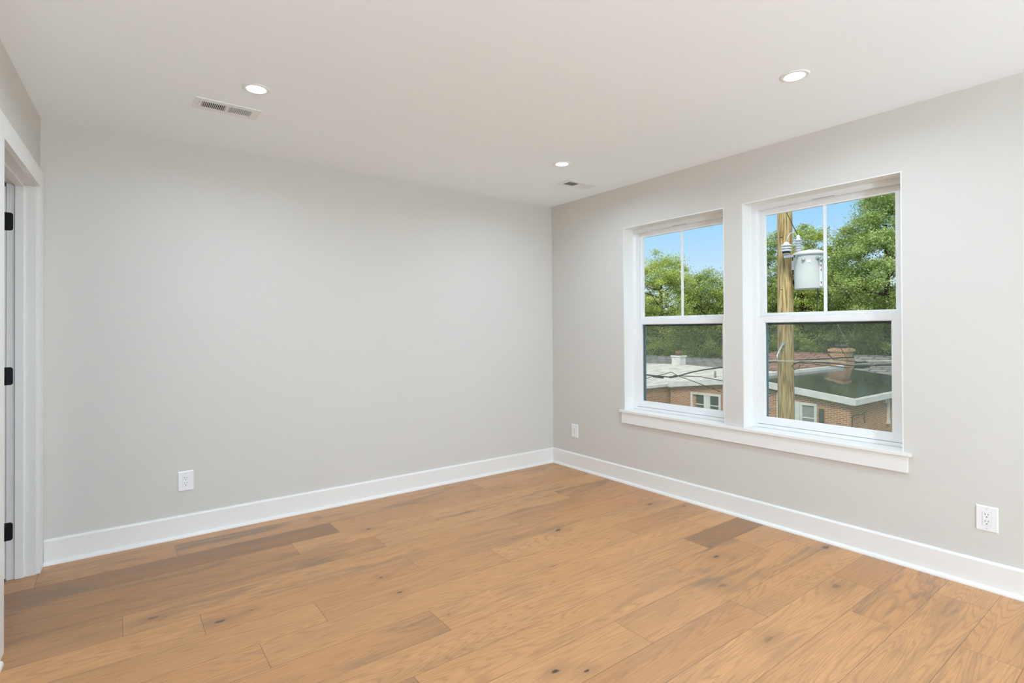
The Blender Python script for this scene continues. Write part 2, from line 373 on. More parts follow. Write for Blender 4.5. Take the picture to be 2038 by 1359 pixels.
def wall_grid(mb, As, Bs, holes, t0, t1, fn):
    """wall slab with rectangular holes; As, Bs are grid lines, fn(a, b, t) -> xyz"""
    solid = {}
    for i in range(len(As) - 1):
        for j in range(len(Bs) - 1):
            ca, cb = (As[i] + As[i + 1]) / 2, (Bs[j] + Bs[j + 1]) / 2
            solid[i, j] = not any(h[0] < ca < h[1] and h[2] < cb < h[3] for h in holes)
    vi = {}
    def V(i, j, k):
        if (i, j, k) not in vi: vi[i, j, k] = len(mb.v); mb.v.append(fn(As[i], Bs[j], (t0, t1)[k]))
        return vi[i, j, k]
    for (i, j), s in solid.items():
        if not s: continue
        q = [(i, j), (i + 1, j), (i + 1, j + 1), (i, j + 1)]
        mb.f.append(tuple(V(*c, 0) for c in q)); mb.f.append(tuple(V(*c, 1) for c in reversed(q))); mb.sm += [False] * 2
        for (di, dj), (a, b) in (((-1, 0), (q[0], q[3])), ((1, 0), (q[1], q[2])), ((0, -1), (q[0], q[1])), ((0, 1), (q[3], q[2]))):
            if not solid.get((i + di, j + dj)):
                mb.f.append((V(*a, 0), V(*b, 0), V(*b, 1), V(*a, 1))); mb.sm.append(False)
    return mb

ZS, ZT = .600, 2.093
W1 = (-1.793, -.900); W2 = (-2.829, -1.938); W3 = (-5.85, -4.96)
LT = .006
holes = [(a - LT, b + LT, ZS - LT, ZT + LT) for a, b in (W1, W2, W3)]
ys = sorted({YB - .12, 0.12, *[h[0] for h in holes], *[h[1] for h in holes]})
mb = wall_grid(MB(), ys, [0, ZS - LT, ZT + LT, H], holes, 0, .205, lambda a, b, t: (t, a, b))
structure('wall_right', mb, M['wall'], 'pale grey painted wall with the two windows')
structure('wall_back', MB().box((-5.2, 0, 0), (0, .12, H)), M['wall'], 'plain pale grey wall facing the camera')
# left wall with the door opening
S0, S1, DH = .112, .980, 2.055
mb = wall_grid(MB(), [0, S0, S1, 7.0], [0, DH, H], [(S0, S1, -1, DH)], 0, -.115, lambda a, b, t: LW((a, t, b)))
structure('wall_left', mb, M['wall'], 'pale grey wall with the open doorway')
structure('wall_rear', MB().box((-4.1, YB - .12, 0), (0, YB, H)), M['wall'])
structure('wall_hall', MB().box((-5.35, YB - .12, 0), (-5.2, .12, H)), M['wall'])
structure('ceiling', MB().box((-5.35, YB - .12, H), (.205, .12, H + .12)), M['ceiling'], 'flat white ceiling')

# floor: every plank is a face with its own size and tone
rows = [.0, -.125, -.320, -.523, -.722, -.917, -1.115, -1.312, -1.515, -1.71, -1.905, -2.082, -2.275, -2.480, -2.660, -2.850, -3.034, -3.228, -3.412]
while rows[-1] > YB - .12: rows.append(rows[-1] - .190)
rows[0] = .12
joints = {0: [-1.87, -3.9], 1: [-3.696, -3.09, -1.007], 2: [-2.24, -.2], 3: [-2.532, -1.648, -.463], 4: [-3.9, -2.098, -.62], 5: [-3.348, -1.258],
          6: [-3.07, -2.076, -.18], 7: [-2.63, -1.643], 8: [-2.905, -.787], 9: [-3.6, -2.238, -.35], 10: [-3.0, -.63], 11: [-2.5, -1.007, -.391],
          12: [-3.1, -1.642, -.16], 13: [-2.4, -1.084], 14: [-1.9, -.438], 15: [-2.2, -.743], 16: [-1.75, -.25], 17: [-2.0, -.694]}
tones = {(2, -9): .12, (3, -1.648): .45, (10, -1.6): .30, (9, -2.238): .62}
me = bpy.data.meshes.new('floor'); V_, F_, U_, Z_, T_ = [], [], [], [], []
rng = random.Random(11)
for r in range(len(rows) - 1):
    y0, y1 = rows[r + 1], rows[r]
    js = joints.get(r)
    if js is None:
        x = rng.uniform(-5.1, -3.9); js = []
        while x < .2: js.append(x); x += rng.uniform(.9, 2.0)
    xs = [-5.35] + sorted(j for j in js if -5.3 < j < .19) + [.2]
    for i in range(len(xs) - 1):
        a, b = xs[i], xs[i + 1]; n = len(V_)
        V_ += [(a, y0, 0), (b, y0, 0), (b, y1, 0), (a, y1, 0)]; F_.append((n, n + 1, n + 2, n + 3))
        ln, wd = b - a, y1 - y0; U_ += [(0, 0), (ln, 0), (ln, wd), (0, wd)]; Z_ += [(ln, wd)] * 4
        tone = rng.uniform(.40, .95); streak = rng.random() ** 1.6
        if r == 2 and a < -3: tone, streak = .02, .95
        if r == 9 and -2.3 < a < -.4: tone, streak = .75, .3
        if r == 10: tone, streak = (.0, .95) if a > -.7 else (.8, .2)
        if r == 5 and a < -3.4: tone = .35
        if r in (3, 4) and b < -2: tone, streak = .30, .8
        if r == 15 and a < -1: tone, streak = .75, .1
        T_.append((tone, rng.random(), streak, 1))
n = len(V_); x0, x1, y0, y1, zb = -5.35, .2, rows[-1], .12, -.02
V_ += [(x0, y0, zb), (x1, y0, zb), (x1, y1, zb), (x0, y1, zb)]; F_.append((n + 3, n + 2, n + 1, n))
U_ += [(1, .1)] * 4; Z_ += [(2, .2)] * 4; T_.append((.5, .5, 0, 1))
me.from_pydata(V_, [], F_); me.update()
l1 = me.uv_layers.new(name='UVMap'); l2 = me.uv_layers.new(name='Size')
l1.data.foreach_set('uv', [c for p in U_ for c in p]); l2.data.foreach_set('uv', [c for p in Z_ for c in p])
at = me.attributes.new('tone', 'FLOAT_COLOR', 'FACE'); at.data.foreach_set('color', [c for p in T_ for c in p])
me.materials.append(M['oak'])
fl = bpy.data.objects.new('floor', me); COL.objects.link(fl); tag(fl, 'warm oak plank floor', kind='structure')

# baseboards with shoe moulding
BBH, BBT = .137, .015
def bb_profile(h=BBH, t=BBT): return [(0, 0), (t, 0), (t, h - .010), (t - .004, h - .003), (t - .008, h), (0, h)]
def shoe_profile(t=BBT): return [(t, 0), (t + .018, 0), (t + .0175, .006), (t + .015, .012), (t + .010, .017), (t + .004, .0195), (t, .020)]
def baseboard(name, fn, a, b, label):
    o = MB().prism(bb_profile(), fn, a, b).build(name, M['trim']); tag(o, label, kind='structure')
    c = MB().prism(shoe_profile(), fn, a, b).build('shoe_molding', M['trim'], o)
    for p in c.data.polygons: p.use_smooth = False
baseboard('baseboard_back', lambda u, v, w_: (w_, -u, v), -3.685, -.0, 'white baseboard along the back wall')
baseboard('baseboard_right', lambda u, v, w_: (-u, w_, v), YB, -.0152, 'white baseboard under the windows')
baseboard('baseboard_left', lambda u, v, w_: LW((w_, u, v)), 1.066, 6.85, 'white baseboard beside the doorway')
baseboard('baseboard_rear', lambda u, v, w_: (w_, YB + u, v), -3.96, -.035, None)

# ------------------------------------------------------------------ doorway in the left wall
D = empty('door_1', LW((.55, 0, 0))); tag(D, 'white cased doorway at the left edge', kind='structure')
JS, JN, HZ = .130, .962, 2.035        # jamb faces and head underside
c = MB()
c.box((.030, 0, 0), (.1245, .017, 2.133), LW); c.box((.9675, 0, 0), (1.062, .017, 2.133), LW)
c.box((.1245, 0, 2.040), (.9675, .017, 2.133), LW)
c.build('casing', M['trim'], D, .0015)
j = MB().box((S0, .0, 0), (JS, -.115, 2.053), LW).box((JN, .0, 0), (S1, -.115, 2.053), LW).box((JS, .0, HZ), (JN, -.115, 2.053), LW)
j.build('jamb', M['door'], D, .001)
st = MB().box((JS, -.045, 0), (JS + .011, -.081, HZ), LW).box((JN, -.045, 0), (JN - .011, -.081, HZ), LW).box((JS + .011, -.045, HZ), (JN - .011, -.081, HZ - .011), LW)
st.build('door_stop', M['trim'], D, .002)
lf = MB().box((.094, -.1165, .008), (.129, -.93, 2.02), LW)
leaf = lf.build('door_leaf', M['door'], D, .002)
MB().lathe([(.026, 0), (.026, .006), (.010, .010), (.010, .035), (.024, .045), (.027, .058), (.018, .068)],
           LW((.129, -.865, .95)), 20, (0, -1, 0)).build('door_knob', M['black'], leaf)
for z in (.248, 1.045, 1.840):
    mb = MB(); r = .012; h = .046; x0, x1 = -.114, -.0885; P = [(x0, -h), (x1 - r, -h)]
    for k in range(5):
        a = -math.pi / 2 + k * math.pi / 8; P.append((x1 - r + r * math.cos(a), -h + r + r * math.sin(a)))
    for k in range(5):
        a = k * math.pi / 8; P.append((x1 - r + r * math.cos(a), h - r + r * math.sin(a)))
    P.append((x0, h))
    mb.prism(P, lambda u, v, w_: LW((w_, u, z + v)), JS - .001, JS + .0022)
    hg = mb.build('hinge', M['black'], D)
    MB().lathe([(.006, -.046), (.006, .046)], LW((JS + .002, -.1205, z)), 12).build('pin', M['black'], hg)

# ------------------------------------------------------------------ windows
FX = .113
def rect_frame(mb, x0, x1, ya, yb, za, zb, l, r, b, t):
    """ring of four boards, ya<yb; l is the side at yb (far), r the side at ya (near)"""
    mb.box((x0, yb - l, za), (x1, yb, zb)); mb.box((x0, ya, za), (x1, ya + r, zb))
    mb.box((x0, ya + r, za), (x1, yb - l, za + b)); mb.box((x0, ya + r, zb - t), (x1, yb - l, zb)); return mb
def window(name, ya, yb, label):
    W = empty(name, (0, (ya + yb) / 2, ZS)); tag(W, label, kind='structure')
    lin = MB()
    for a, b, c_, d_ in ((ya - LT, ya, ZS - LT, ZT + LT), (yb, yb + LT, ZS - LT, ZT + LT), (ya, yb, ZT, ZT + LT), (ya, yb, ZS - LT, ZS - .001)):
        lin.box((.0005, a, c_), (.2, b, d_))
    lin.build('jamb_liner', M['trim'], W)
    fr = rect_frame(MB(), FX, .200, ya, yb, ZS, ZT, .030, .030, .022, .031)
    # track ridges on both sides and in the head
    for s_, y in ((1, yb - .030), (-1, ya + .030)):
        fr.box((.142, y, ZS + .02), (.147, y - s_ * .010, ZT - .03)); fr.box((FX, y, ZS + .02), (FX + .003, y - s_ * .004, ZT - .03))
    f = fr.build('window_frame', M['vinyl'], W, .0012)
    MB().box((FX - .0006, (ya + yb) / 2 - .075, 2.0615), (FX + .002, (ya + yb) / 2 + .055, 2.0645)).build('vent_slot', M['groove'], f)
    a, b = ya + .0305, yb - .0305
    # lower sash (inside)
    lo = rect_frame(MB(), .116, .141, a, b, .6245, 1.3435, .050, .050, .047, .0385)
    L_ = lo.build('lower_sash', M['vinyl'], W, .0015)
    g = MB(); rect_frame(g, .121, .125, a + .050, b - .050, .6715, 1.305, .004, .004, .004, .004); g.build('glazing_bead', M['vinyl'], L_)
    MB().box((.1285, a + .048, .670), (.1315, b - .048, 1.307)).build('glass', M['glass'], L_)
    for k in (.25, .75):
        y = a + (b - a) * k
        lk = MB().box((.118, y - .026, 1.3435), (.136, y + .026, 1.3475)).box((.122, y - .018, 1.3475), (.134, y + .018, 1.354))
        lk.box((.119, y - .030, 1.3475), (.126, y - .006, 1.3515)); lk.build('sash_lock', M['vinyl'], L_, .001)
    # upper sash (outside) with its vertical bar
    us = rect_frame(MB(), .150, .174, a, b, 1.312, 2.0615, .041, .041, .0545, .038)
    U = us.build('upper_sash', M['vinyl'], W, .0015)
    MB().box((.1615, a + .039, 1.3645), (.1645, b - .039, 2.0255)).build('glass', M['glass'], U)
    mid = (a + b) / 2
    MB().box((.1575, mid - .008, 1.3665), (.1685, mid + .008, 2.0235)).build('muntin', M['vinyl'], U)
    # half screen outside
    sc = MB().box((.1800, a + .046, 1.288), (.1880, b - .0400, 1.309)).box((.1800, a + .046, .626), (.1880, b - .0400, .656)); SF = sc.build('screen_frame', M['screenframe'], W)
    MB().box((.1800, b - .0400, .626), (.1880, b - .0005, 1.309)).box((.1800, a + .0005, .626), (.1880, a + .046, 1.309)).build('screen_rail', M['screenrail'], SF)
    MB().box((.1838, a + .045, .655), (.1842, b - .039, 1.289)).build('insect_screen', M['screen'], W)
    return W
window('window_1', *W1, 'white double-hung window nearest the far corner')
window('window_2', *W2, 'white double-hung window on the right, pole outside')
window('added_window', *W3, None)  # unseen window added behind the camera for extra daylight
# stool and apron shared by the two windows
t1 = MB().box((-.030, -2.874, .5815), (-.0005, -.860, .5995))
for a, b in (W1, W2): t1.box((-.0005, a + .0003, .5815 + .012), (FX - .0005, b - .0003, .5995))
T1 = structure('trim_1', t1, M['trim'], 'long white window sill board under both windows', .002)
MB().box((-.018, -2.857, .4935), (-.0003, -.8778, .5815)).build('apron', M['trim'], T1, .001)
t3 = MB().box((-.030, -5.9, .5815), (-.0005, -4.91, .5995)); t3.box((-.0005, W3[0] + .0003, .5935), (FX - .0005, W3[1] - .0003, .5995))
T3 = structure('trim_2', t3, M['trim'], None, .002)  # sill board of the added unseen window
MB().box((-.018, -5.88, .4935), (-.0003, -4.93, .5815)).build('apron', M['trim'], T3)

# ------------------------------------------------------------------ outlets
def outlet(loc, rz, label):
    o = empty('wall_outlet', loc, (0, 0, rz)); tag(o, label, 'outlet', 'wall outlets')
    # local: x right, -y into the room, z up
    def ring(w_, h, y): return [(-w_, y, -h), (w_, y, -h), (w_, y, h), (-w_, y, h)]
    p = MB(); a = [(-.0415, 0, -.0605), (.0415, 0, -.0605), (.0415, 0, .0605), (-.0415, 0, .0605)]
    v = a + ring(.0415, .0605, -.0025) + ring(.0375, .0565, -.0058) + ring(.0172, .0340, -.0052) + ring(.0172, .0340, -.0030)
    fs = [(3, 2, 1, 0)]
    for k in range(4):
        fs += [(4 * k + i, 4 * k + (i + 1) % 4, 4 * k + 4 + (i + 1) % 4, 4 * k + 4 + i) for i in range(4)]
    fs.append((16, 17, 18, 19)); p.add(v, fs)
    local('cover_plate', p, M['plastic'], o)
    r = local('receptacle', MB().box((-.0160, -.0068, -.0328), (.0160, -.0029, .0328)), M['plastic'], o, .0008)
    for s_ in (.0165, -.0165):
        for x, h in ((-.0062, .0042), (.0062, .0035)):
            local('slot', MB().box((x - .0011, -.0072, s_ + .005 - h), (x + .0011, -.0066, s_ + .005 + h)), M['slot'], r)
        gh = MB().lathe([(.0026, 0), (.0026, .0005)], (0, -.0067, s_ - .0075), 12, (0, -1, 0)); local('ground_hole', gh, M['slot'], r)
    for z in (.0475, -.0475):
        sc = MB().lathe([(.0030, 0), (.0030, .0010), (.0022, .0016)], (0, -.0056, z), 14, (0, -1, 0)); local('screw', sc, M['screw'], o)
    return o
outlet((-3.020, 0, .3430), 0, 'white outlet low on the plain wall beside the doorway')
outlet((0, -.3030, .3365), -math.pi / 2, 'small white outlet between the far room corner and the left-hand window')
outlet((0, -3.1720, .3380), -math.pi / 2, 'white outlet at the right edge, beyond the right-hand window')

# ------------------------------------------------------------------ ceiling lights
def downlight(x, y, label):
    o = empty('recessed_downlight', (x, y, H)); tag(o, label, 'ceiling light', 'recessed ceiling lights')
    rg = MB(); pr = [(.0440, -.0010), (.0630, -.0001), (.0630, -.0026), (.0600, -.0044), (.0500, -.0052), (.0440, -.0030), (.0440, -.0010)]
    rg.lathe(pr, n=48, caps=False); local('trim_ring', rg, M['plastic'], o)
    local('lens', MB().lathe([(.0440, -.0010), (.0440, -.0022)], n=40), M['lens'], o)
    ld = bpy.data.lights.new('lamp_glow', 'AREA'); ld.shape = 'DISK'; ld.size = .085; ld.energy = LAMP_W; ld.color = (.80, 1.01, 1.24); ld.spread = math.radians(165)
    lo = bpy.data.objects.new('lamp_glow', ld); COL.objects.link(lo); lo.parent = o; lo.location = (0, 0, -.0060)
    return o
downlight(-2.814, -1.062, 'glowing round ceiling downlight beside the long louvered vent, left')
downlight(-.820, -1.055, 'glowing round ceiling downlight above the far corner beside a small vent')
downlight(-.822, -2.669, 'glowing round ceiling downlight alone above the right-hand window')
for x, y in ((-2.814, -2.669),):  # unseen downlight added for brightness, completing the grid of the other three
    downlight(x, y, 'added round ceiling downlight completing the grid, outside the picture')

# fill globe on a white reflector table, both added unseen behind the camera
gx, gy, tz = -2.25, -6.2, .70
TB = empty('reflector_table', (gx, gy, 0)); tag(TB, 'round white side table behind the camera, outside the picture', 'table')
local('table_top', MB().lathe([(.46, tz - .03), (.46, tz)], n=48), M['grille'], TB)
local('pedestal', MB().lathe([(.28, 0), (.26, .02), (.05, .05), (.05, tz - .03)], n=32), M['grille'], TB)
G = empty('fill_globe', (gx, gy, tz)); tag(G, 'added glowing fill globe behind the camera, outside the picture', 'lamp')
local('base', MB().lathe([(.09, 0), (.09, .015), (.05, .03), (.05, .05)], n=32), M['grille'], G)
gp = [(max(.002, .20 * math.sin(math.pi * k / 20)), .24 - .20 * math.cos(math.pi * k / 20)) for k in range(21)]
local('globe', MB().lathe(gp, n=32), emis('fill_glow', (.80, 1.02, 1.24), FILL_W / (4 * math.pi * .20 ** 2) / math.pi), G)

# ------------------------------------------------------------------ ceiling registers
def register(x, y, rz, label):
    o = empty('ceiling_register', (x, y, H), (0, 0, rz)); tag(o, label, 'vent', 'ceiling air registers')
    X, Y = .1530, .0770; banks = ((-.118, -.010), (.006, .112)); hy = .040
    xs = [-X, banks[0][0], banks[0][1], banks[1][0], banks[1][1], X]; yy = [-Y, -hy, hy, Y]
    f = wall_grid(MB(), xs, yy, [(b[0], b[1], -hy, hy) for b in banks], -.0045, -.0001, lambda a, b, t: (a, b, t))
    local('face_plate', f, M['grille'], o, .0010)
    local('duct_opening', MB().box((-.122, -.044, -.0016), (.116, .044, -.0002)), M['duct'], o)
    for bi, (a, b) in enumerate(banks):
        n = 13; tl = (.75, -.75)[bi]
        for k in range(n):
            cx = a + (b - a) * (k + .5) / n; dx, dz = .0022 * math.cos(tl), .0022 * math.sin(tl)
            mb = MB().prism([(cx - dx - .0006, -.0034 - dz), (cx - dx + .0006, -.0034 - dz), (cx + dx + .0006, -.0034 + dz), (cx + dx - .0006, -.0034 + dz)],
                            lambda u, v, w_: (u, w_, v), -hy, hy)
            local('louver', mb, M['grille'], o)
    local('damper_lever', MB().box((-.1330, -.010, -.0085), (-.1295, .016, -.0040)).box((-.1365, .010, -.0085), (-.126, .014, -.0060)), M['grille'], o)
    local('lever_slot', MB().box((-.1325, -.0240, -.0049), (-.1300, -.0140, -.0043)), M['slot'], o)
    for sx_ in (-.143, .143): local('screw', MB().lathe([(.0030, 0), (.0030, .001)], (sx_, 0, -.0045), 12, (0, 0, -1)), M['screw'], o)
    return o
register(-2.888, -.727, 0, 'long white ceiling vent with two dark louver banks, upper left')
register(-.360, -.722, math.pi, 'small white ceiling vent near the far corner of the room')

# ------------------------------------------------------------------ outside: ground and houses
GZ = -6.2
g = structure('ground', MB().box((1.0, -40, GZ - .1), (90, 70, GZ)), M['grass'], 'lawn far below the windows')

HX = 15.0
def house_window(parent, ya, yb, za, zb, panes, shutter=None, blind=False):
    f = rect_frame(MB(), HX - .05, HX + .0, ya, yb, za, zb, .08, .08, .08, .08)
    for i in range(len(panes) - 1): f.box((HX - .045, panes[i + 1][1], za + .08), (HX, panes[i][0], zb - .08))
    fo = f.build('window_frame', M['ext_white'], parent)
    for a, b in panes:
        MB().box((HX - .012, a, za + .08), (HX - .004, b, zb - .08)).build('pane', M['blind'] if blind else M['ext_glass'], fo)
        for z in ((zb - .45, zb - .60) if not blind else (zb - .49,)):
            MB().box((HX - .030, a, z - .018), (HX - .012, b, z + .018)).build('sash_rail', M['ext_white'], fo)
    return fo
BH = empty('brick_house', (HX, 6.5, GZ)); tag(BH, 'brick house with low gable seen through both windows, half white half wet black roof', 'house')
pk, ev, yl, yr, HB = -.70, -1.10, 9.84, 3.13, 23.0
MB().prism([(yr, GZ), (yl, GZ), (yl, ev - .01), (6.5, pk - .01), (yr, ev - .01)], lambda u, v, w_: (w_, u, v), HX, HB).build('brick_wall', M['brick'], BH)
def slab(y0, z0, y1, z1, x0, x1, t): return MB().prism([(y0, z0), (y1, z1), (y1, z1 + t), (y0, z0 + t)], lambda u, v, w_: (w_, u, v), x0, x1)
slab(6.5, pk, yl + .0, ev, HX - .10, HB, .16).build('white_roof', M['white_roof'], BH)
wr = slab(yr - .10, ev - .012, 6.5, pk, HX - .10, HB, .16).build('black_roof', M['wet_roof'], BH)
fa = slab(6.5, pk - .02, yl, ev - .02, HX - .17, HX - .10, .20); fa.build('fascia', M['ext_white'], BH)
fb = slab(yr - .16, ev - .04, 6.5, pk - .02, HX - .17, HX - .10, .215); fb.build('fascia', M['ext_white'], BH)
gt = MB().prism([(yr - .22, ev - .03), (yr - .10, ev - .03), (yr - .10, ev + .16), (yr - .13, ev + .16), (yr - .13, ev + .04), (yr - .19, ev + .04), (yr - .19, ev + .15), (yr - .22, ev + .15)],
                lambda u, v, w_: (w_, u, v), HX - .17, HB); gt.box((HX - .18, yr - .22, ev - .03), (HX - .165, yr - .10, ev + .16)); gt.build('gutter', M['ext_white'], BH)
MB().box((HX - .06, yr - .12, ev - .06), (HX + .7, yr + .02, ev - .03)).build('soffit', M['ext_white'], BH)
MB().box((HX + .2, 6.46, pk + .14), (HB + .1, 6.60, pk + .27)).build('parapet_cap', M['ext_white'], BH)
house_window(BH, 7.55, 8.846, -2.55, -1.24, [(8.26, 8.62), (7.63, 7.99)])
house_window(BH, 4.110, 4.650, -2.25, -1.215, [(4.19, 4.57)], blind=True)
MB().box((HX - .04, 4.665, -2.25), (HX, 4.845, -1.20)).build('shutter', M['ext_white'], BH)
MB().box((HX - .10, 3.905, -2.4), (HX, 4.02, -1.36)).build('conduit_box', M['greenbox'], BH)
MB().box((HX - .07, 5.375, -3.5), (HX, 5.405, -.93)).build('downspout', M['ext_white'], BH)
dsp = MB().box((17.97, yr - .05, -1.98), (18.10, yr, -1.07)).box((17.92, yr - .07, -2.06), (18.10, yr, -1.96)); dsp.build('downspout', M['ext_white'], BH)
MB().box((17.62, yr - .08, -1.30), (17.80, yr, -1.06)).build('meter_box', M['ext_white'], BH)
hk = MB().tube([(15.05, yr - .03, -3), (15.05, yr - .03, -1.50), (15.12, yr - .12, -1.44), (15.45, yr - .22, -1.47), (15.8, yr - .1, -1.62)], .012, 6)
hk.tube([(15.3, yr - .2, -1.45), (15.75, yr - .2, -1.36)], .010, 6).tube([(15.6, yr - .15, -1.58), (15.55, yr - .2, -1.75)], .014, 6)
hk.build('service_cable', M['rubber'], BH)

RW = empty('brick_house', (13, 15, GZ)); tag(RW, 'brick wing with white coated roof at the left, seen through the left-hand window', 'house')
MB().prism([(9.97, GZ), (20, GZ), (20, -1.02), (15, -.86), (9.97, -1.11)], lambda u, v, w_: (w_, u, v), 11.8, HB + .0).build('brick_wall', M['brick'], RW)
slab(9.93, -1.07, 15, -.84, 11.7, HB, .06).build('white_roof', M['white_roof'], RW); slab(15, -.84, 20.1, -1.0, 11.7, HB, .06).build('white_roof', M['white_roof'], RW)
MB().box((11.65, 9.86, -1.10), (HX - .02, 9.94, -.99)).build('gutter', M['ext_white'], RW)
MB().box((HX - .14, 9.62, -1.14), (HX + .0, 9.83, -.96)).build('gutter_end', M['ext_white'], BH)
ch = MB().box((22.2, 14.55, -1.0), (22.75, 15.10, -.27)); ch.box((22.15, 14.50, -.33), (22.8, 15.15, -.26)); CH = ch.build('chimney', M['ext_white'], RW)
MB().lathe([(.20, 0), (.17, .10), (.22, .13), (.20, .24)], (22.47, 14.82, -.26), 16).build('chimney_pot', M['terracotta'], CH)
MB().lathe([(.055, 0), (.055, .36), (.06, .36), (.06, .40)], (18.4, 9.95, -1.02), 12).build('vent_pipe', M['ext_white'], RW)

def gable(name, y0, y1, xe, xr, xb, ze, zr, m, label, base=GZ):
    o = empty(name, ((xe + xb) / 2, (y0 + y1) / 2, base)); tag(o, label, 'house')
    MB().prism([(xe + .2, base), (xb - .2, base), (xb - .2, ze), (xr, zr - .12), (xe + .2, ze)], lambda u, v, w_: (u, w_, v), y0 + .15, y1 - .15).build('brick_wall', M['brick'], o)
    MB().prism([(xe, ze), (xr, zr), (xb, ze), (xb, ze - .08), (xr, zr - .1), (xe, ze - .08)], lambda u, v, w_: (u, w_, v), y0, y1).build('shingle_roof', m, o)
    MB().box((xr - .10, y0, zr - .03), (xr + .10, y1, zr + .035)).build('ridge_cap', m, o)
    return o
gable('shingled_house', 12.05, 24, 23.15, 27.2, 28.6, -1.12, -.655, M['grey_shingle'], 'house with grey shingled roof behind the white roof, left')
g2 = gable('shingled_house', 7.95, 12.0, 23.1, 27.5, 30.2, -.95, -.13, M['brown_shingle'], 'house with red-brown shingled roof behind the utility pole')
MB().box((23.0, 7.95, -1.05), (23.1, 12.0, -.90)).build('gutter', M['ext_white'], g2)
g3 = gable('shingled_house', -2, 7.9, 23.1, 27.5, 30.2, -.95, -.19, M['grey_shingle'], 'house with dark grey shingled roof behind the wet black roof')

cb = MB().box((23.6, 6.55, -1.3), (24.3, 7.25, .30)).box((23.52, 6.47, .16), (24.38, 7.33, .27)); CB = cb.build('chimney', M['brick'], g3)
MB().lathe([(.20, 0), (.20, .10), (.25, .12), (.25, .17)], (23.95, 6.9, .30), 16).build('chimney_cap', M['duct'], CB)
# ------------------------------------------------------------------ utility pole, transformer, cables
PX, PY = 7.295, 1.35
P = empty('utility_pole', (PX, PY, GZ)); tag(P, 'round wooden utility pole outside the right-hand window', 'utility pole')
MB().lathe([(.165, 0), (.157, 4), (.150, 6.5), (.136, 9.5), (.126, 12.0), (.12, 12.05)], (PX, PY, GZ), 32).build('pole_shaft', M['pole'], P)
def surf(z, ang, r=.152): return (PX + r * math.cos(ang), PY + r * math.sin(ang), z)
br = MB().tube([(7.16, 1.32, .955), (7.08, 1.31, .940), (6.90, 1.32, .735), (6.86, 1.295, .640)], .018, 8); br.lathe([(.035, -.03), (.035, .03)], (7.14, 1.315, .955), 12, (1, .2, 0))
br.build('guy_bracket', M['alu'], P)
for z in (3.05, 2.02):
    MB().tube([(PX - .138, PY - .02, z), (PX - .138, PY + .02, z)], .007, 6).build('bolt', M['black'], P)

T = empty('transformer', (7.50, .90, 1.98)); tag(T, 'grey cylindrical transformer hung on the wooden utility pole', 'transformer')
TX, TY = 7.38, .935
MB().lathe([(.235, 2.01), (.250, 2.02), (.250, 2.03), (.262, 2.66), (.262, 2.67)], (TX, TY, 0), 40).build('tank', M['tank'], T)
MB().lathe([(.282, 2.655), (.286, 2.675), (.284, 2.705), (.22, 2.74), (.05, 2.765)], (TX, TY, 0), 40).build('lid', M['tank'], T)
bu = [(.05, 0)]
for k in range(5): bu += [(.045, .02 + k * .048), (.078, .032 + k * .048), (.045, .045 + k * .048)]
bu += [(.03, .27), (.035, .30), (.02, .33)]
MB().lathe([(r, 2.73 + h) for r, h in bu], (TX - .155, TY + .125, 0), 20).build('bushing', M['porcelain'], T)
hg_ = MB().box((TX - .09, TY + .22, 2.44), (TX + .02, PY - .12, 2.52)).box((TX - .12, TY + .22, 2.40), (TX + .03, TY + .27, 2.58)); hg_.build('upper_hanger', M['alu'], T)
MB().box((TX - .08, TY + .22, 2.12), (TX + .02, PY - .12, 2.20)).build('lower_hanger', M['black'], T)
# tag plate and stickers lie on the tank side facing the house
def patch(a0, a1, z0, z1, m, name, r=.264):
    mb = MB(); n = 6; v = []; f = []
    for k in range(n + 1):
        a = a0 + (a1 - a0) * k / n
        for rr in (r - .006, r):
            for z in (z0, z1): v.append((TX + rr * math.cos(a), TY + rr * math.sin(a), z))
    for k in range(n):
        i = 4 * k; j = i + 4; f += [(i + 2, j + 2, j + 3, i + 3), (i, i + 1, j + 1, j), (i + 1, i + 3, j + 3, j + 1), (i, j, j + 2, i + 2)]
    f += [(0, 2, 3, 1), (4 * n, 4 * n + 1, 4 * n + 3, 4 * n + 2)]
    mb.add(v, f); return mb.build(name, m, T)
A0 = math.atan2(-3.8636 - TY, -3.3713 - TX)          # towards the room
patch(A0 - .12, A0 + .10, 2.50, 2.55, M['sticker'], 'nameplate', .2635)
patch(A0 + .75, A0 + 1.0, 2.05, 2.50, M['sticker'], 'number_strip', .2625)
for z in (2.42, 2.34, 2.10): patch(A0 + .82, A0 + .92, z, z + .04, M['redmark'], 'marking', .2650)
for k in range(3):
    a = A0 + .55 + .3 * k; p = (TX + .25 * math.cos(a), TY + .25 * math.sin(a), 2.58 - .03 * (k % 2))
    MB().lathe([(.03, 0), (.03, .03), (.018, .04), (.018, .09), (.028, .10), (.02, .12)], p, 12, (math.cos(a), math.sin(a), 0)).build('terminal', M['alu'], T)
MB().lathe([(.03, 0), (.03, .04), (.015, .05)], (TX + .25 * math.cos(A0 - .35), TY + .25 * math.sin(A0 - .35), 2.56), 12, (math.cos(A0 - .35), math.sin(A0 - .35), 0)).build('terminal', M['alu'], T)
AR = empty('surge_arrester', (7.0, 1.16, 2.7)); tag(AR, 'grey ribbed surge arrester on a bracket in front of the pole', 'surge arrester')
ar = []
for k in range(3): ar += [(.06, .05 * k), (.10, .05 * k + .008), (.095, .05 * k + .028), (.06, .05 * k + .040)]
MB().lathe([(.045, -.06), (.05, -.01)] + ar + [(.05, .16), (.02, .19)], (6.97, 1.165, 2.73), 20).build('ribbed_body', M['porcelain'], AR)
